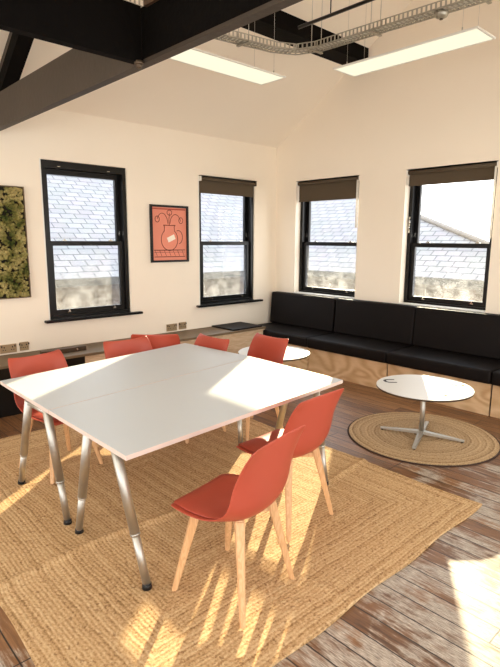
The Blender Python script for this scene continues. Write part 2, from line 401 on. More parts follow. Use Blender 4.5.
def make_window(idx, side, hole, rec, latch=False, bright_sill=False):
    s0, s1, z0, z1 = hole; W = s1-s0
    root = bpy.data.objects.new('window_%d' % idx, None); COL.objects.link(root)
    root.matrix_world = frame_of(side, s0); struct(root)
    J = .045
    bm = bmesh.new()
    e = .002
    box(bm, e, J, rec, rec+.15, z0+e, z1-e); box(bm, W-J, W-e, rec, rec+.15, z0+e, z1-e)
    box(bm, J, W-J, rec, rec+.15, z1-.075, z1-e); box(bm, J, W-J, rec, rec+.15, z0+e, z0+.035)
    # parting bead
    box(bm, J, J+.012, rec+.068, rec+.076, z0+.035, z1-.075); box(bm, W-J-.012, W-J, rec+.068, rec+.076, z0+.035, z1-.075)
    mesh_obj('window_frame', bm, M['black_paint'], root)
    zm = 1.58
    def sash(ya, yb, za, zb, st, bot, top, nm):
        bm = bmesh.new()
        box(bm, J, J+st, ya, yb, za, zb); box(bm, W-J-st, W-J, ya, yb, za, zb)
        box(bm, J+st, W-J-st, ya, yb, za, za+bot); box(bm, J+st, W-J-st, ya, yb, zb-top, zb)
        s = mesh_obj(nm, bm, M['black_paint'], root)
        bm = bmesh.new(); yc = (ya+yb)/2
        vs = [bm.verts.new(p) for p in ((J+st, yc, za+bot), (W-J-st, yc, za+bot), (W-J-st, yc, zb-top), (J+st, yc, zb-top))]
        bm.faces.new(vs)
        g = mesh_obj('pane', bm, M['glass'], s)
        return s
    lo = sash(rec+.028, rec+.066, z0+.035, zm+.025, .05, .055, .045, 'lower_sash')
    up = sash(rec+.078, rec+.116, zm-.025, z1-.075, .05, .045, .055, 'upper_sash')
    # hardware: lifts at the foot, catches on the meeting rail, stops at the head
    for fx in (.24, .80):
        bm = bmesh.new(); box(bm, W*fx-.018, W*fx+.018, rec+.012, rec+.028, z0+.06, z0+.07); box(bm, W*fx-.006, W*fx+.006, rec+.006, rec+.028, z0+.064, z0+.088)
        mesh_obj('sash_lift', bm, M['chrome'], lo)
        bm = bmesh.new(); box(bm, W*fx-.022, W*fx+.022, rec+.04, rec+.066, zm+.026, zm+.036); tube(bm, (W*fx, rec+.05, zm+.036), (W*fx, rec+.05, zm+.048), .008, n=10)
        mesh_obj('sash_catch', bm, M['chrome'], lo)
    for sx in (J+.012, W-J-.03):
        bm = bmesh.new(); box(bm, sx, sx+.014, rec+.066, rec+.077, zm+.09, zm+.14)
        mesh_obj('restrictor', bm, M['chrome'], up)
    if idx == 1:
        for fx in (.2, .78):
            bm = bmesh.new(); box(bm, W*fx-.016, W*fx+.016, rec-.004, rec-.0005, z1-.06, z1-.052)
            mesh_obj('head_stop', bm, M['chrome'], root)
    if latch:
        bm = bmesh.new(); box(bm, .012, .032, rec-.008, rec-.0005, 1.72, 1.90)
        tube(bm, (.022, rec-.012, 1.88), (.04, rec-.03, 1.83), .008, n=10); tube(bm, (.022, rec-.012, 1.76), (.022, rec-.012, 1.80), .012, n=10)
        mesh_obj('latch', bm, M['chrome'], root)
    if side == 'A':
        bm = bmesh.new(); box(bm, -.014, -.001, -.004, -.0005, z0, z1+.004); o = mesh_obj('reveal_light_strip', bm, M['white_plastic'], root); o['label'] = 'white strip painting in the lit window reveal'  # white strip added in place of light on the reveal edge
        bm = bmesh.new(); box(bm, -.065, W+.12, -.07, -.001, z0-.026, z0); box(bm, 0.002, W-.002, -.001, rec, z0, z0+.004)
        bmesh.ops.bevel(bm, geom=[e_ for e_ in bm.edges], offset=.004, segments=2, affect='EDGES')
        mesh_obj('sill', bm, M['black_paint'], root)
    else:
        bm = bmesh.new(); box(bm, .003, W-.003, -.02, rec-.002, z0, z0+.012)
        mesh_obj('sill', bm, M['white_plastic'], root)
    return root
make_window(1, 'A', W1, .02)
make_window(2, 'A', W2, .02)
make_window(3, 'B', W3, .10)
make_window(4, 'B', W4, .10, latch=True)
for i, (side, hs) in enumerate((('R', RW), ('F', FW))):  # frames and panes of the unseen windows added for sky light
    for j, (a, b, z0, z1) in enumerate(hs):
        root = bpy.data.objects.new('window_%d' % (5+i*2+j), None); COL.objects.link(root); struct(root)
        root.matrix_world = (Matrix.Translation((XR, b, 0)) @ Matrix.Rotation(-PI/2, 4, 'Z')) if side == 'R' else (Matrix.Translation((b, YF, 0)) @ Matrix.Rotation(PI, 4, 'Z'))
        W = b-a; bm = bmesh.new()
        for q in ((.002, .06, z0+.002, z1-.002), (W-.06, W-.002, z0+.002, z1-.002), (.06, W-.06, z0+.002, z0+.06), (.06, W-.06, z1-.06, z1-.002), (W/2-.02, W/2+.02, z0+.06, z1-.06)):
            box(bm, q[0], q[1], .1, .16, q[2], q[3])
        mesh_obj('window_frame', bm, M['black_paint'], root)
        bm = bmesh.new(); bm.faces.new([bm.verts.new(p) for p in ((.06, .13, z0+.06), (W-.06, .13, z0+.06), (W-.06, .13, z1-.06), (.06, .13, z1-.06))])
        mesh_obj('pane', bm, M['glass'], root)

def blind(side, hole, zb, label, chain, ytop, rec):
    s0, s1, z0, z1 = hole; W = s1-s0
    root = thing('roller_blind', label, 'roller blind', group=None)
    root.matrix_world = frame_of(side, s0)
    y = ytop
    bm = bmesh.new(); tube(bm, (.02, y, z1-.028), (W-.02, y, z1-.028), .024, n=20); mesh_obj('roller_tube', bm, M['blind'], root)
    bm = bmesh.new(); box(bm, .015, W-.015, y+.022, y+.0245, zb+.0, z1-.02); box(bm, .015, W-.015, y+.017, y+.029, zb-.008, zb+.014)
    mesh_obj('blind_fabric', bm, M['blind'], root)
    for sx, mm in ((.0005, M['white_plastic']), (W-.0155, M['white_plastic'] if chain else M['blind'])):
        bm = bmesh.new(); box(bm, sx, sx+.015, y-.026, y+.026, z1-.058, z1-.001)
        mesh_obj('end_bracket', bm, mm, root)
    bm = bmesh.new(); box(bm, .0, W, y-.03, y+.03, z1, z1+.008); mesh_obj('head_rail', bm, M['black_paint'], root)
    if chain:
        bm = bmesh.new()
        for dy in (-.012, .012):
            tube(bm, (W-.012, y+dy-.045, z1-.05), (W-.012, y+dy-.045, chain), .0065, n=8)
        tube(bm, (W-.012, y-.057, chain), (W-.012, y-.033, chain), .0065, n=8)
        mesh_obj('bead_chain', bm, M['white_plastic'], root)
blind('A', W2, 2.215, 'short dark olive roller blind on the left wall window, between picture and corner', None, -.012, .02)
blind('B', W3, 2.155, 'dark olive roller blind pulled lowest, over the window above the corner seat', 1.79, .03, .1)
blind('B', W4, 2.255, 'dark olive roller blind over the rightmost window with long white chain', 1.66, .03, .1)

# ------------------------------------------------------------------ left wall: bench, rail, sockets
root = thing('wall_bench', 'low bench with brown top and pale front running along the left wall under the windows', 'bench', (XA, 0, 0))
bm = bmesh.new(); box(bm, .001, .485, .2, 4.86, .460, .485); mesh_obj('bench_top', bm, M['rail'], root)
bm = bmesh.new(); box(bm, .445, .465, 2.3, 4.86, 0, .460); mesh_obj('front_panel', bm, M['bench_ply'], root)
bm = bmesh.new(); box(bm, .445, .465, .2, 2.3, 0, .460); o = mesh_obj('front_panel', bm, M['black_paint'], root); o['label'] = 'black front panel'
for y in (.2, 1.4, 2.66):
    bm = bmesh.new(); box(bm, .03, .445, y, y+.03, 0, .460); mesh_obj('support', bm, M['black_paint'], root)
bm = rbox(XA+.02, -4.92, 4.30, 4.82, .486, .503, .006); tag(mesh_obj('corner_shade_sheet', bm, M['leather']), 'thin black sheet painting in the shade on the wall bench beside the corner of the sofa', 'shade sheet')  # black sheet laid where the bench top falls into corner shade
root = thing('cable_box', 'long dark bronze metal box with two round screws, standing on the wall bench', 'metal box', (-5.13, 1.93, .486))
bm = rbox(0, .07, 0, .46, 0, .045, .006); mesh_obj('box_body', bm, M['darkbox'], root)
for y in (.17, .36):
    bm = bmesh.new(); tube(bm, (.07, y, .024), (.076, y, .024), .011, n=14); mesh_obj('screw', bm, M['chrome'], root)

def socket(y0, y1, z0, n, label):
    root = thing('wall_socket', label, 'power socket', (XA, y0, z0))
    W, H = y1-y0, .088
    bm = rbox(.0, .009, 0, W, 0, H, .003, 2); mesh_obj('socket_plate', bm, M['brass'], root)
    for k in range(n):
        cy = W*(k+.5)/n
        bm = bmesh.new()
        box(bm, .0091, .0105, cy-.005, cy+.005, .052, .066); box(bm, .0091, .0105, cy-.016, cy-.007, .028, .036); box(bm, .0091, .0105, cy+.007, cy+.016, .028, .036)
        mesh_obj('pin_holes', bm, M['rubber'], root)
        bm = bmesh.new(); box(bm, .009, .014, cy+(-.028 if k == 0 else .018), cy+(-.018 if k == 0 else .028), .058, .078)
        mesh_obj('rocker_switch', bm, M['rubber'], root)
socket(1.635, 1.795, .500, 2, 'double brass power socket on the far left of the wall')
socket(1.825, 1.915, .505, 2, 'small brass data socket beside the double socket at far left')
socket(3.60, 3.755, .500, 2, 'double brass power socket on the wall under the picture')
socket(3.785, 3.90, .505, 2, 'small brass data socket beside the socket under the picture')

# picture
root = thing('framed_picture', 'salmon coloured line-art print in a black frame between the left wall windows', 'picture', (XA+.002, 3.398, 1.355))
W, H = .545, .675
bm = bmesh.new()
for q in ((0, .025, 0, H), (W-.025, W, 0, H), (.025, W-.025, 0, .025), (.025, W-.025, H-.025, H)):
    box(bm, 0, .028, q[0], q[1], q[2], q[3])
mesh_obj('picture_frame', bm, M['black_paint'], root)
bm = bmesh.new(); box(bm, 0, .008, .025, W-.025, .025, H-.025); mesh_obj('print', bm, M['print'], root)
bm = bmesh.new()
def ribbon(bm, pts, w, x=.0095):
    for (a, b) in zip(pts[:-1], pts[1:]):
        a = Vector((0, *a)); b = Vector((0, *b)); d = (b-a).normalized(); n = Vector((0, -d.z, d.y))*w/2
        a = a-d*w*.3; b = b+d*w*.3
        for p in (a, b): p.x = 0
        bm.faces.new([bm.verts.new(v+Vector((x, 0, 0))) for v in (a-n, b-n, b+n, a+n)])
def arc(cy, cz, ry, rz_, a0, a1, n=22): return [(cy+ry*math.cos(math.radians(a0+(a1-a0)*i/n)), cz+rz_*math.sin(math.radians(a0+(a1-a0)*i/n))) for i in range(n+1)]
# generic still life: a round jug with curling stems over a striped table
ribbon(bm, arc(.27, .27, .12, .13, 130, 410), .008)
ribbon(bm, [(.195, .37), (.20, .42), (.19, .44)], .008); ribbon(bm, [(.345, .37), (.34, .42), (.35, .44)], .008); ribbon(bm, [(.185, .44), (.355, .44)], .008)
ribbon(bm, arc(.40, .30, .06, .08, -80, 110), .008)
ribbon(bm, arc(.17, .45, .08, .13, 5, 150), .007); ribbon(bm, arc(.36, .45, .08, .12, 175, 20), .007); ribbon(bm, [(.27, .44), (.265, .50), (.275, .58)], .007)
ribbon(bm, arc(.275, .59, .035, .03, 0, 360), .007); ribbon(bm, arc(.10, .51, .03, .035, 0, 360), .007); ribbon(bm, arc(.44, .50, .03, .035, 0, 360), .007)
ribbon(bm, [(.05, .145), (.495, .145)], .009); ribbon(bm, [(.05, .12), (.495, .12)], .004)
for k in range(7): ribbon(bm, [(.06+.065*k, .14), (.09+.065*k, .075)], .005)
ribbon(bm, [(.05, .065), (.495, .065)], .008)
mesh_obj('line_drawing', bm, M['print_line'], root)
bm = bmesh.new(); ribbon(bm, [(.04, H-.045), (W-.04, H-.045)], .014, .0088)
mesh_obj('red_band', bm, M['print_red'], root)
bm = bmesh.new(); ribbon(bm, [(.26, .27), (.33, .30)], .06, .0091); mesh_obj('white_shape', bm, M['print_white'], root)

# moss panel
root = thing('moss_panel', 'framed panel of green and olive preserved moss at the left edge', 'moss wall panel', (XA+.002, 1.0, 1.045))
W, H = .96, 1.078
bm = bmesh.new(); box(bm, 0, .02, .008, W-.008, .008, H-.008); mesh_obj('backing_board', bm, M['moss_back'], root)
bm = bmesh.new()
for q in ((0, .008, 0, H), (W-.008, W, 0, H), (.008, W-.008, 0, .008), (.008, W-.008, H-.008, H)): box(bm, 0, .045, q[0], q[1], q[2], q[3])
mesh_obj('panel_edge', bm, M['rail'], root)
bm = bmesh.new()
for k in range(3000):
    cy, cz = random.uniform(.02, W-.02), random.uniform(.02, H-.02)
    if math.sin(cy*17+math.sin(cz*11)*2)*math.sin(cz*13+cy*5) > .75 and random.random() < .7: continue
    r = random.uniform(.010, .024)
    ret = bmesh.ops.create_icosphere(bm, subdivisions=1, radius=r, matrix=Matrix.Translation((.03+random.uniform(0, .02), cy, cz)) @ Matrix.Rotation(random.random()*6, 4, 'X'))
    for v in ret['verts']: v.co += Vector((random.uniform(-1, 1), random.uniform(-1, 1), random.uniform(-1, 1)))*r*.25
o = mesh_obj('moss', bm, M['moss'], root, smooth=True); o['kind'] = 'stuff'

# ------------------------------------------------------------------ sofa bench along the back wall
YP = 4.87
BX = [-5.30, -4.15, -3.02, -1.90, -.77]
where = ['in the room corner', 'under the window nearer the corner', 'under the rightmost window', 'at the right edge of the photo']
for k in range(4):
    a, b = BX[k], BX[k+1]
    root = thing('bench_cabinet', 'plywood fronted bench box under the black seating, ' + where[k], 'bench box', (a, YP, 0), group=None)
    w = b-a
    bm = bmesh.new(); box(bm, .012, w-.012, .02, .64, .0, .315); mesh_obj('carcass', bm, M['black_paint'], root)
    bm = bmesh.new(); box(bm, .008, w-.008, .0, .019, .004, .31); o = mesh_obj('front_panel', bm, M['ply'], root)
    bm = rbox(a+.003, b-.003, YP-.045, YB-.01, .317, .445, .028, 4)
    tag(mesh_obj('seat_cushion', bm, M['leather'], smooth=True), 'black upholstered seat cushion of the wall sofa, ' + where[k], 'seat cushion')
    # back cushion, leaning slightly, puffed
    bm = rbox(0, w-.006, 0, .12, 0, .445, .025, 4)
    for v in bm.verts:
        u, t = v.co.x/w, v.co.z/.445
        if v.co.y < .06: v.co.y -= .018*math.sin(PI*min(1, max(0, u)))*math.sin(PI*min(1, max(0, t)))
        v.co.y += -.035*(1-t)
        v.co.z += .012*math.sin(PI*u)*(t > .8)*(1 if k != 0 else .3)
    if k == 0:
        for v in bm.verts: v.co.x -= 0.0
    o = mesh_obj('back_cushion', bm, M['leather'], smooth=True, loc=(a+.003-(.02 if k == 0 else 0), YB-.135, .446))
    tag(o, 'tall black upholstered back cushion of the wall sofa, ' + where[k], 'back cushion')

# ------------------------------------------------------------------ rugs
RX0, RX1, RY0, RY1 = -4.35, -1.215, .60, 3.13
M['rug'] = jute('braided_jute_rectangular', 'rect', (RX1-RX0)/2, (RY1-RY0)/2, .020)
cx, cy = (RX0+RX1)/2, (RY0+RY1)/2
bm = bmesh.new(); nx, ny = 240, 190
def ridge(d, w): return math.exp(-(d/w)**2)
grid = []
for i in range(nx+1):
    col = []
    for j in range(ny+1):
        x = RX0+(RX1-RX0)*i/nx; y = RY0+(RY1-RY0)*j/ny
        z = .011+.0022*math.sin(x*7+y*3)*math.sin(y*6-x*2)
        z += .020*ridge(x-(-2.42+.03*math.sin(y*4)), .028)*(1 if y < 2.1 else max(0, 1-(y-2.1)*2))
        z += .014*ridge(x-(-2.08-.10*(y-2.9)), .025)*max(0, min(1, (y-2.35)*2.2))
        z += .008*ridge(x-(-3.3+.2*(y-1.5)), .02)*max(0, min(1, (2.1-y)*2))
        z += .007*ridge(x-(-3.75-.3*(y-1.5)), .02)
        z += .006*ridge(y-(1.75+.12*(x+1.6)), .03)*max(0, min(1, (x+2.3)*2))
        ex, ey = x, y
        if i in (0, nx): ex += .008*math.sin(y*9)
        if j in (0, ny): ey += .012*math.sin(x*5)
        col.append(bm.verts.new((ex-cx, ey-cy, z)))
    grid.append(col)
for i in range(nx):
    for j in range(ny): bm.faces.new((grid[i][j], grid[i+1][j], grid[i+1][j+1], grid[i][j+1]))
# skirt down to the floor
edge = [grid[i][0] for i in range(nx+1)]+[grid[nx][j] for j in range(1, ny+1)]+[grid[i][ny] for i in range(nx-1, -1, -1)]+[grid[0][j] for j in range(ny-1, 0, -1)]
low = [bm.verts.new((v.co.x, v.co.y, .001)) for v in edge]
for i in range(len(edge)):
    k = (i+1) % len(edge); bm.faces.new((edge[i], edge[k], low[k], low[i]))
tag(mesh_obj('jute_rug', bm, M['rug'], smooth=True, loc=(cx, cy, 0)), 'large rectangular braided jute rug under the desks and chairs', 'rug')
M['round_rug'] = jute('braided_jute_round', 'round', step=.03)
root = thing('round_rug', 'round braided jute rug on the floorboards under the coffee table', 'rug', (-2.075, 3.93, 0), .15)
bm = bmesh.new(); lathe(bm, [(.60, .001), (.605, .006), (.60, .011), (.55, .013), (.3, .0135), (.02, .0135)], 96); mesh_obj('braided_mat', bm, M['round_rug'], root)
bm = bmesh.new(); lathe(bm, [(.612, .0008), (.617, .004), (.612, .008), (.606, .009)], 96); o = mesh_obj('border_cord', bm, plain('dark_cord', lin(58, 38, 28), .9), root); o['label'] = 'dark brown edge cord'

# ------------------------------------------------------------------ desks
TZ = .73
def desk(pts, feet, tops, label):
    bx, by = sum(p[0] for p in pts)/4, sum(p[1] for p in pts)/4
    root = thing('trestle_desk', label, 'desk', (bx, by, 0))
    P = [Vector((p[0]-bx, p[1]-by, TZ-.022)) for p in pts]
    bm = bmesh.new(); prism(bm, P, (0, 0, .022))
    for f in bm.faces:
        f.normal_update()
        f.material_index = 0 if f.normal.z > .5 or f.calc_center_median().z > TZ-.002 else 1
    mesh_obj('desk_top', bm, [M['white_top'], M['top_edge']], root)
    for (f, t) in zip(feet, tops):
        f = Vector((f[0]-bx, f[1]-by, .03)); t = Vector((t[0]-bx, t[1]-by, TZ-.0225))
        mid = f+(t-f)*.36
        bm = bmesh.new(); tube(bm, mid, t, .0235, n=20); tube(bm, f, mid, .0195, n=20)
        tube(bm, mid-(t-f).normalized()*.004, mid+(t-f).normalized()*.006, .0245, n=20)
        lg = mesh_obj('leg', bm, M['steel'], root)
        bm = bmesh.new(); tube(bm, f+Vector((0, 0, -.018)), f+Vector((0, 0, .008)), .024, .021, n=20); mesh_obj('foot_cap', bm, M['rubber'], lg)
    for a, b in ((0, 1), (2, 3)):
        m_ = (Vector(tops[a])+Vector(tops[b]))/2
        bm = bmesh.new(); tube(bm, (tops[a][0]-bx, tops[a][1]-by, TZ-.045), (tops[b][0]-bx, tops[b][1]-by, TZ-.045), .014, n=12)
        mesh_obj('leg_bracket', bm, M['steel'], root)
desk([(-2.676, 1.033), (-1.868, 1.033), (-2.002, 2.703), (-2.882, 2.728)],
     [(-1.94, 1.157), (-2.605, 1.133), (-2.045, 2.61), (-2.56, 2.61)], [(-2.085, 1.095), (-2.315, 1.08), (-2.15, 2.60), (-2.36, 2.60)],
     'white desk nearer the camera, its far corner lit by a patch of sun')
desk([(-3.452, 1.036), (-2.682, 1.033), (-2.888, 2.728), (-3.690, 2.662)],
     [(-2.74, 1.126), (-3.43, 1.113), (-2.895, 2.613), (-3.76, 2.50)], [(-2.775, 1.06), (-3.005, 1.05), (-2.96, 2.61), (-3.655, 2.50)],
     'white desk on the window side of the pair, with a diagonal band of sun')

# ------------------------------------------------------------------ tulip chairs
def make_chair(label):
    """origin on the floor under the seat; faces +X"""
    root = thing('tulip_chair', label, 'chair', group=None)
    # profile along the centre line: (x forward, z)
    prof = [(.225, .418), (.215, .435), (.17, .437), (.08, .428), (-.02, .424), (-.095, .426), (-.158, .444), (-.198, .488), (-.215, .55), (-.221, .62), (-.225, .69), (-.228, .755), (-.236, .806)]
    half = [.165, .198, .218, .230, .234, .234, .234, .232, .228, .224, .222, .217, .204]
    side_up = [.0, .006, .012, .020, .034, .056, .068, .064, .048, .030, .016, .010, .010]   # edge lift in z
    side_fw = [0, 0, 0, 0, .0, .010, .028, .046, .054, .048, .026, .0, -.028]             # edges curl forward, flare back at the top
    U = 16
    def surf(i, u, off=0):
        x, z = prof[i]; k = abs(u)**(2.4 if i < 10 else 3.2)
        return Vector((x+side_fw[i]*k, half[i]*u, z+side_up[i]*k + off))
    bm = bmesh.new(); G = []
    for i in range(len(prof)):
        G.append([bm.verts.new(surf(i, -1+2*j/U)) for j in range(U+1)])
    for i in range(len(prof)-1):
        for j in range(U): bm.faces.new((G[i][j], G[i][j+1], G[i+1][j+1], G[i+1][j]))
    sh = mesh_obj('seat_shell', bm, M['shell'], root, smooth=True)
    s = sh.modifiers.new('thick', 'SOLIDIFY'); s.thickness = .010; s.offset = 0
    ss = sh.modifiers.new('smooth', 'SUBSURF'); ss.levels = 2; ss.render_levels = 2
    # seat pad
    bm = bmesh.new(); top = []; bot = []
    seat = range(1, 7)
    for i in seat:
        r = []; q = []
        for j in range(U+1):
            u = (-1+2*j/U)*.90; e = 1-abs(u/.90)**6
            f = (i-1)/5.0; e *= 1-abs(2*f-1)**8
            p = surf(i, u); q.append(bm.verts.new(p+Vector((.0, 0, .0062)))); r.append(bm.verts.new(p+Vector((0, 0, .012+.018*e))))
        top.append(r); bot.append(q)
    n = len(top)
    for i in range(n-1):
        for j in range(U):
            bm.faces.new((top[i][j], top[i][j+1], top[i+1][j+1], top[i+1][j])); bm.faces.new((bot[i][j+1], bot[i][j], bot[i+1][j], bot[i+1][j+1]))
    for i in range(n-1):
        for j, s_ in ((0, 1), (U, -1)): bm.faces.new((top[i][j], top[i+1][j], bot[i+1][j], bot[i][j]))
    for j in range(U):
        for i in (0, n-1): bm.faces.new((top[i][j], top[i][j+1], bot[i][j+1], bot[i][j]))
    pd = mesh_obj('seat_pad', bm, M['pad'], root, smooth=True)
    ss = pd.modifiers.new('smooth', 'SUBSURF'); ss.levels = 1; ss.render_levels = 2
    # wooden under-frame cross + legs
    bm = bmesh.new()
    for a in (PI/4, -PI/4):
        Mx = Matrix.Translation((-.005, 0, .402)) @ Matrix.Rotation(a, 4, 'Z')
        box(bm, -.16, .16, -.018, .018, -.012, .014, Mx)
    mesh_obj('under_frame', bm, M['beech'], root)
    for sx, sy in ((1, 1), (1, -1), (-1, 1), (-1, -1)):
        bm = bmesh.new()
        a = Vector((sx, sy, 0))
        bar4(bm, (sx*.119-.005, sy*.119, .432 if sx > 0 else .450), (sx*.2-.005, sy*.2, .016), .044, .024, a)
        bmesh.ops.bevel(bm, geom=bm.edges[:], offset=.005, segments=2, affect='EDGES')
        mesh_obj('leg', bm, M['beech'], root, smooth=False)
    return root
chairs = [
    ((-1.68, 1.47), 191, 'terracotta chair nearest the camera, turned side on with its seat in full view'),
    ((-1.96, 2.115), 183, 'terracotta chair behind the nearest one, seat partly in bright sun'),
    ((-3.14, 2.93), 268, 'terracotta chair at the far end of the desks, in front of the corner coffee table'),
    ((-3.50, 1.42), 10, 'terracotta chair at the left edge of the photo, facing the desk'),
    ((-3.58, 2.16), 0, 'terracotta chair behind the desks, second from the left along the window wall'),
    ((-4.05, 2.62), 140, 'terracotta chair in shade under the wall socket, its back turned to the desks'),
    ((-3.44, 2.535), 270, 'terracotta chair tucked in at the far left end of the desks'),
]
ch0 = None
for (x, y), deg, lab in chairs:
    if ch0 is None:
        ch0 = make_chair(lab); ch0.location = (x, y, 0); ch0.rotation_euler = (0, 0, math.radians(deg))
    else: copy_tree(ch0, (x, y, 0), math.radians(deg), lab)

# ------------------------------------------------------------------ coffee tables
def coffee(x, y, rz, label, marks):
    root = thing('coffee_table', label, 'coffee table', (x, y, 0), rz)
    H = .445
    bm = bmesh.new(); lathe(bm, [(.37, H-.022), (.384, H-.018), (.386, H-.004), (.382, H), (.02, H)], 72); 
    for f in bm.faces: f.material_index = 1 if f.calc_center_median().z < H-.0021 and f.calc_center_median().xy.length > .37 else 0
    mesh_obj('table_top', bm, [M['coffee_top'], M['darkbox']], root)
    bm = bmesh.new(); tube(bm, (0, 0, .052), (0, 0, H-.03), .021, n=24); mesh_obj('column', bm, M['steel'], root)
    bm = bmesh.new(); tube(bm, (0, 0, H-.034), (0, 0, H-.0225), .10, n=24); mesh_obj('top_plate', bm, M['steel'], root)
    for k in range(4):
        a = math.radians(90*k); c, s = math.cos(a), math.sin(a)
        bm = bmesh.new(); Mx = Matrix.Rotation(a, 4, 'Z')
        vs = [Vector(v) for v in ((.0, -.022, .036), (.0, .022, .036), (.34, .014, .022), (.34, -.014, .022), (.0, -.022, .062), (.0, .022, .062), (.34, .014, .034), (.34, -.014, .034))]
        V = [bm.verts.new(Mx @ v) for v in vs]
        for f in ((0,3,2,1), (4,5,6,7), (0,1,5,4), (2,3,7,6), (1,2,6,5), (3,0,4,7)): bm.faces.new([V[i] for i in f])
        lg = mesh_obj('base_arm', bm, M['steel'], root)
        bm = bmesh.new(); tube(bm, (c*.325, s*.325, .0145), (c*.325, s*.325, .024), .012, n=12); mesh_obj('glide', bm, M['rubber'], lg)
    for (mx, my, rot, mat, r) in marks:
        bm = bmesh.new(); pts = arc(0, 0, r, r*.8, 170, 350, 24) if r > .03 else arc(0, 0, r, r, 120, 420, 20)
        if mat == 'U': pts = [(.05, -.045), (-.012, -.045), (-.034, -.03), (-.042, 0), (-.034, .03), (-.012, .045), (.05, .045)]
        mm = {'U': M['rubber'], 'brass': M['ochre'], 'grey': M['midgrey']}[mat]
        Mr = Matrix.Translation((mx, my, H+.0015)) @ Matrix.Rotation(rot, 4, 'Z')
        wd = .024 if mat == 'U' else .016
        for p, q in zip(pts[:-1], pts[1:]):
            p = Vector((*p, 0)); q = Vector((*q, 0)); d = (q-p).normalized(); n = Vector((-d.y, d.x, 0))*wd/2
            bm.faces.new([bm.verts.new(Mr @ v) for v in (p-n-d*.001, q-n+d*.001, q+n+d*.001, p+n-d*.001)])
        mesh_obj('grommet_mark', bm, mm, root)
R20 = math.radians(20)
def loc2(wx, wy, cx_, cy_, a):
    dx, dy = wx-cx_, wy-cy_; return (dx*math.cos(a)+dy*math.sin(a), -dx*math.sin(a)+dy*math.cos(a))
cxt, cyt = -2.065, 3.905
u1 = loc2(-2.345, 3.83, cxt, cyt, R20); u2 = loc2(-1.90, 4.16, cxt, cyt, R20); u3 = loc2(-1.855, 3.78, cxt, cyt, R20)
coffee(cxt, cyt, R20, 'round white coffee table on the round rug, with a steel cross base',
       [(*u1, math.radians(27), 'U', .03), (*u2, math.radians(27), 'brass', .046), (*u3, math.radians(27), 'grey', .042)])
coffee(-3.83, 3.93, R20, 'round white coffee table in the corner behind the desks, partly hidden by a chair', [])

# ------------------------------------------------------------------ roof timbers and services
ZB = 2.60
def deep(p0, p1, w, z0, z1, bm):
    """upright board from p0 to p1 (xy), bottom heights z0 at p0.. equal"""
    p0, p1 = Vector((*p0, 0)), Vector((*p1, 0)); d = (p1-p0).normalized(); n = Vector((-d.y, d.x, 0))*w/2
    prism(bm, [p0-n+Vector((0, 0, z0)), p1-n+Vector((0, 0, z0)), p1-n+Vector((0, 0, z1)), p0-n+Vector((0, 0, z1))], n*2)
YT = 1.70
root = thing('roof_truss', 'dark timber roof truss crossing the top left of the photo', 'roof truss', (0, YT, 0))
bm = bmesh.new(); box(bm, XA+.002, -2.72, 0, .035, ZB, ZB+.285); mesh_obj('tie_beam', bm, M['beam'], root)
bm = bmesh.new(); box(bm, -2.72, XR-.002, 0, .035, ZB, ZB+.285); mesh_obj('tie_beam', bm, M['beam_black'], root)  # same beam as the left half, its shade put into a blacker colour
bm = bmesh.new(); box(bm, XA+.002, XR-.002, -.012, .045, ZB-.008, ZB+.012); mesh_obj('bottom_flange', bm, M['beam'], root)
def rafter(bm, x0, x1, dz0, dz1, y0, y1):
    prism(bm, [(x0, y0, roofz(x0)-dz1), (x1, y0, roofz(x1)-dz1), (x1, y0, roofz(x1)-dz0), (x0, y0, roofz(x0)-dz0)], (0, y1-y0, 0))
bm = bmesh.new(); rafter(bm, XA+.004, XRIDGE, .12, .25, 0, .12); rafter(bm, XRIDGE, XR-.004, .12, .25, 0, .12); mesh_obj('principal_rafter', bm, M['beam_black'], root)
bm = bmesh.new(); rafter(bm, XA+.004, XRIDGE, .004, .12, .02, .1); rafter(bm, XRIDGE, XR-.004, .004, .12, .02, .1); mesh_obj('packing_board', bm, M['beam'], root)
bm = bmesh.new(); box(bm, -2.66, -2.36, -.02, .0, ZB+.27, roofz(-2.6)-.2); mesh_obj('king_post', bm, wood('brown_post', lin(92, 66, 44), lin(66, 46, 30), 'Z', .6, 6), root)
bm = bmesh.new()
bmesh.ops.create_uvsphere(bm, u_segments=16, v_segments=10, radius=.018, matrix=Matrix.Translation((-2.70, -.035, ZB-.022)))
tube(bm, (-2.70, -.035, ZB-.02), (-2.70, -.035, ZB+.0), .026, n=16)
mesh_obj('joint_bolt', bm, M['darkbox'], root)
bm = bmesh.new(); box(bm, -2.735, -2.70, YF+.002, YT-.013, ZB, ZB+.285); box(bm, -2.75, -2.69, YF+.002, YT-.013, ZB-.006, ZB+.02)
tag(mesh_obj('cross_beam', bm, M['beam_black']), 'black beam running from the truss towards the camera at top left', 'beam')
# purlins
def purlin(x0, x1, z0, y0, label):
    bm = bmesh.new()
    prism(bm, [(x0, y0, z0), (x1, y0, z0), (x1, y0, roofz(x1)-.003), (x0, y0, roofz(x0)-.003)], (0, YB-y0-.002, 0))
    return tag(mesh_obj('purlin', bm, M['beam_black']), label, 'beam')
purlin(-4.15, -3.90, 3.685, YF+.01, 'dark roof purlin ending at the back wall above the lights')
# suspension bar
bm = bmesh.new(); tube(bm, (-3.24, 3.566, 3.40), (XR-.3, 3.566, 3.40), .014, n=12)
for x in (-2.9, -1.5, .3): tube(bm, (x, 3.566, 3.41), (x, 3.566, roofz(x)-.001), .005, n=8)
tag(mesh_obj('hanging_bar', bm, M['black_paint']), 'thin black metal bar hung below the ceiling above the cable tray', 'metal bar')

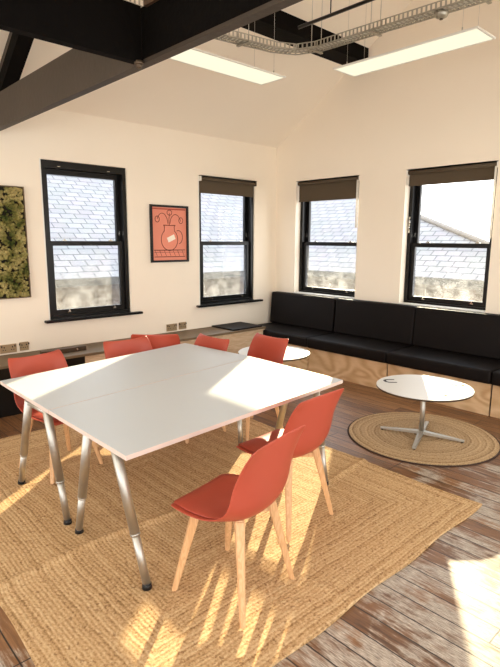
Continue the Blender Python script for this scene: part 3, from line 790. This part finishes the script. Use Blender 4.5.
# perforated cable tray: along +Y then bend to +X
root = thing('cable_tray', 'galvanised perforated cable tray hanging above the light panels', 'cable tray')
ZT = 3.215
path = [(-3.55, -1.0), (-3.46, 2.9), (-3.37, 3.40), (-3.28, 3.58), (-3.10, 3.66), (-1.75, 3.72), (XR-.2, 3.86)]
pts = []
for (a, b) in zip(path[:-1], path[1:]):
    a, b = Vector((*a, ZT)), Vector((*b, ZT)); n = max(1, int((b-a).length/.035))
    for i in range(n): pts.append(a+(b-a)*i/n)
pts.append(Vector((*path[-1], ZT)))
tang = [(pts[min(i+1, len(pts)-1)]-pts[max(i-1, 0)]).normalized() for i in range(len(pts))]
bm = bmesh.new(); hw = .06
def strip(off_n, z, w, horizontal=True, t=.002):
    prev = None
    for p, d in zip(pts, tang):
        n = Vector((-d.y, d.x, 0)); c = p+n*off_n+Vector((0, 0, z))
        q = (c-n*w/2, c+n*w/2) if horizontal else (c-Vector((0, 0, w/2)), c+Vector((0, 0, w/2)))
        q = [bm.verts.new(v) for v in q]
        if prev: bm.faces.new((prev[0], prev[1], q[1], q[0]))
        prev = q
for s in (-1, 1):
    strip(s*hw, .004, .008, False); strip(s*hw, .046, .008, False); strip(s*(hw-.006), 0, .014)
    strip(s*(hw-.006), .05, .012)
strip(0, 0, .016)
for k, (p, d) in enumerate(zip(pts, tang)):
    n = Vector((-d.y, d.x, 0)); w = .014
    for s in (-1, 1):
        c = p+n*s*hw
        bm.faces.new([bm.verts.new(v) for v in (c-d*w/2+Vector((0, 0, .004)), c+d*w/2+Vector((0, 0, .004)), c+d*w/2+Vector((0, 0, .046)), c-d*w/2+Vector((0, 0, .046)))])
    bm.faces.new([bm.verts.new(v) for v in (p-n*hw-d*w/2, p+n*hw-d*w/2, p+n*hw+d*w/2, p-n*hw+d*w/2)])
o = mesh_obj('tray', bm, M['galv'], root)
so = o.modifiers.new('t', 'SOLIDIFY'); so.thickness = .0015
bm = bmesh.new()
for off in (-.03, .0, .028):
    for a, b, d in zip(pts[:-1], pts[1:], tang):
        n = Vector((-d.y, d.x, 0)); tube(bm, a+n*off+Vector((0, 0, .012)), b+n*off+Vector((0, 0, .012)), .008, n=6, caps=False)
mesh_obj('cables', bm, M['white_plastic'], root)
for (x, y) in ((-3.42, 3.1), (-3.12, 3.66), (-2.55, 3.685), (-1.72, 3.722), (-.5, 3.775), (-3.50, 1.2)):
    for s in (-1, 1):
        dx, dy = (s*.062, 0) if y < 3.5 else (0, s*.062)
        bm = bmesh.new(); tube(bm, (x+dx, y+dy, ZT-.01), (x+dx, y+dy, roofz(x+dx)), .0028, n=8); mesh_obj('drop_rod', bm, M['steel'], root)
    bm = bmesh.new(); dx, dy = (.075, .012) if y < 3.5 else (.012, .075)
    box(bm, x-dx, x+dx, y-dy, y+dy, ZT-.014, ZT-.004); mesh_obj('hanger_bracket', bm, M['galv'], root)
root = thing('smoke_detector', 'small round detector dome under the cable tray above the right light panel', 'smoke detector', (-2.02, 3.71, ZT-.004))
bm = bmesh.new(); lathe(bm, [(.045, 0), (.048, -.012), (.04, -.03), (.02, -.04), (.004, -.042)], 28); mesh_obj('detector_body', bm, M['galv'], root, smooth=True)
bm = bmesh.new(); tube(bm, (0, 0, -.042), (0, 0, -.047), .012, n=14); mesh_obj('sensor_cap', bm, M['darkbox'], root)

def led_panel(x0, x1, y0, y1, z, label, grp=None, mat=M['led']):
    cx_, cy_ = (x0+x1)/2, (y0+y1)/2; a, b = (x1-x0)/2, (y1-y0)/2
    root = thing('light_panel', label, 'light panel', (cx_, cy_, z), group=grp)
    bm = bmesh.new()
    for q in ((-a, a, -b, -b+.012), (-a, a, b-.012, b), (-a, -a+.012, -b+.012, b-.012), (a-.012, a, -b+.012, b-.012)): box(bm, *q, 0, .012)
    box(bm, -a+.012, a-.012, -b+.012, b-.012, .006, .012)
    mesh_obj('panel_frame', bm, M['white_plastic'], root)
    bm = bmesh.new(); bm.faces.new([bm.verts.new(p) for p in ((-a+.012, -b+.012, .003), (-a+.012, b-.012, .003), (a-.012, b-.012, .003), (a-.012, -b+.012, .003))])
    bm.faces.ensure_lookup_table()
    mesh_obj('diffuser', bm, mat, root)
    for sx, sy in ((-.8, -.8), (-.8, .8), (.8, -.8), (.8, .8)):
        X, Y = sx*a, sy*b; top = roofz(cx_+X)-z-.001
        bm = bmesh.new(); tube(bm, (X, Y, .012), (X, Y, .04), .005, n=8); tube(bm, (X, Y, .04), (X, Y, top), .0012, n=5); mesh_obj('suspension_wire', bm, M['steel'], root)
led_panel(-2.885, -1.70, 3.60, 3.885, 3.0, 'long white light panel hanging at top right under the cable tray')
led_panel(-3.605, -3.305, 2.30, 3.49, 3.0, 'long white light panel hanging at top centre, partly behind the dark beam')
for (x0, x1, y0, y1) in ((-.7, .5, 3.6, 3.9), (-.3, .9, 1.6, 1.9), (-3.6, -3.3, -1.2, 0), (-1.6, -.4, -.9, -.6), (-3.6, -2.4, -2.4, -2.1), (-.3, .9, -2.2, -1.9)):
    led_panel(x0, x1, y0, y1, 3.0, 'added white fill light panel, unseen behind and beside the camera', 'added light panels out of view', M['led_fill'])  # unseen panels, added and made bright to fill the room with light

# ------------------------------------------------------------------ neighbouring house (L shaped, slate roof)
root = thing('neighbouring_house', 'slate roofed brick house seen through the windows', 'house')
ze, TT = 1.02, .66
bm = bmesh.new(); uvl = bm.loops.layers.uv.new('UVMap')
def roof_poly(pts, ua):
    vs = [bm.verts.new(p) for p in pts]; f = bm.faces.new(vs)
    for lp in f.loops:
        p = lp.vert.co; u = p.y if ua == 'Y' else p.x
        run = (-7.8-p.x) if ua == 'Y' else (p.y-8.3)
        lp[uvl].uv = (u, run*math.sqrt(1+TT*TT))
rz_ = ze+3*TT
roof_poly([(-7.8, -6, ze), (-7.8, 8.3, ze), (-10.8, 11.3, rz_), (-10.8, -6, rz_)], 'Y')
roof_poly([(-7.8, 8.3, ze), (-2.08, 8.3, ze), (-8.6, 11.3, rz_), (-10.8, 11.3, rz_)], 'X')
# far slopes give the roof its body
roof_poly([(-10.8, -6, rz_), (-10.8, 11.3, rz_), (-13.8, 14.3, ze), (-13.8, -6, ze)], 'Y')
roof_poly([(-10.8, 11.3, rz_), (-8.6, 11.3, rz_), (-5.0, 14.3, ze), (-13.8, 14.3, ze)], 'X')
roof_poly([(-8.6, 11.3, rz_), (-2.08, 8.3, ze), (-5.0, 14.3, ze)], 'X')
o = mesh_obj('slate_roof', bm, M['slate'], root)
bm = bmesh.new(); box(bm, -13.6, -8.0, -5.8, 14.1, -3, ze-.02); box(bm, -8.0, -3.4, 8.5, 12, -3, ze-.02); mesh_obj('brick_wall', bm, M['brick'], root)
bm = bmesh.new(); box(bm, -7.86, -7.74, -6, 8.24, ze-.12, ze-.0); box(bm, -7.86, -2.1, 8.24, 8.36, ze-.12, ze-.0); mesh_obj('gutter', bm, M['gutter'], root)
bm = bmesh.new()
tube(bm, (-2.1, 8.32, ze+.03), (-8.6, 11.3, rz_+.03), .05, n=8); tube(bm, (-8.6, 11.3, rz_+.03), (-10.8, 11.3, rz_+.03), .07, n=8); tube(bm, (-10.8, 11.3, rz_+.03), (-10.8, -6, rz_+.03), .07, n=8)
mesh_obj('ridge_tiles', bm, M['render_out'], root)
bm = bmesh.new(); box(bm, -16, 8, -12, 18, -3.1, -3.0); struct(mesh_obj('ground', bm, M['tarmac']))

# ------------------------------------------------------------------ light
w = bpy.data.worlds.new('sky'); sc.world = w; w.use_nodes = True
nt = w.node_tree; bg = nt.nodes['Background']
tc = nt.nodes.new('ShaderNodeTexCoord'); sp = nt.nodes.new('ShaderNodeSeparateXYZ'); nt.links.new(tc.outputs['Generated'], sp.inputs[0])
rp = ramp(nt, [(.0, (1.0, .98, .95, 1)), (.35, (.92, .95, 1.0, 1)), (1, (.74, .85, 1.0, 1))]); nt.links.new(sp.outputs['Z'], rp.inputs[0]); nt.links.new(rp.outputs[0], bg.inputs[0])
bg.inputs[1].default_value = 4.6

sd = bpy.data.lights.new('sun', 'SUN'); sd.energy = 15; sd.angle = math.radians(.6); sd.color = (1, .86, .56)
so = bpy.data.objects.new('sun', sd); COL.objects.link(so)
az, tel = math.radians(33.3), .32
dv = Vector((-math.sin(az), math.cos(az), tel)).normalized()
so.rotation_euler = dv.to_track_quat('Z', 'Y').to_euler(); so.location = dv*30
# portals guide sky sampling through the wall openings
def portal(cx_, cy_, cz, wx, wz, rot):
    ld = bpy.data.lights.new('window_portal', 'AREA'); ld.shape = 'RECTANGLE'; ld.size = wx; ld.size_y = wz; ld.cycles.is_portal = True
    o = bpy.data.objects.new('window_portal', ld); COL.objects.link(o); o.location = (cx_, cy_, cz); o.rotation_euler = (PI/2, 0, rot)
for a, b, z0, z1 in (W1, W2): portal(XA-.135, (a+b)/2, (z0+z1)/2, b-a, z1-z0, -PI/2)
for a, b, z0, z1 in (W3, W4): portal((a+b)/2, YB+.28, (z0+z1)/2, b-a, z1-z0, PI)
for a, b, z0, z1 in RW: portal(XR+.28, (a+b)/2, (z0+z1)/2, b-a, z1-z0, PI/2)
for a, b, z0, z1 in FW: portal((a+b)/2, YF-.28, (z0+z1)/2, b-a, z1-z0, 0)

# ------------------------------------------------------------------ camera
yaw, pit, rol = map(math.radians, (46.96914, 10.19409, .35417))
f = Vector((-math.sin(yaw)*math.cos(pit), math.cos(yaw)*math.cos(pit), -math.sin(pit)))
r = Vector((math.cos(yaw), math.sin(yaw), 0)); u = r.cross(f)
r2 = r*math.cos(rol)+u*math.sin(rol); u2 = -r*math.sin(rol)+u*math.cos(rol)
cd = bpy.data.cameras.new('camera'); cam = bpy.data.objects.new('camera', cd); COL.objects.link(cam)
cd.sensor_fit = 'HORIZONTAL'; cd.sensor_width = 36; cd.lens = 521.459/500*36; cd.clip_start = .02
mw = Matrix((( r2.x, u2.x, -f.x, 0), (r2.y, u2.y, -f.y, 0), (r2.z, u2.z, -f.z, 1.63), (0, 0, 0, 1)))
cam.matrix_world = mw
sc.camera = cam
vs = sc.view_settings
sc.display_settings.display_device = 'sRGB'
vs.view_transform = 'Standard'; vs.look = 'None'; vs.gamma = 1; vs.exposure = 0.2; vs.use_curve_mapping = False
sc.cycles.use_denoising = True; sc.cycles.max_bounces = 10; sc.cycles.diffuse_bounces = 6; sc.cycles.transparent_max_bounces = 16
sc.cycles.sample_clamp_indirect = 6
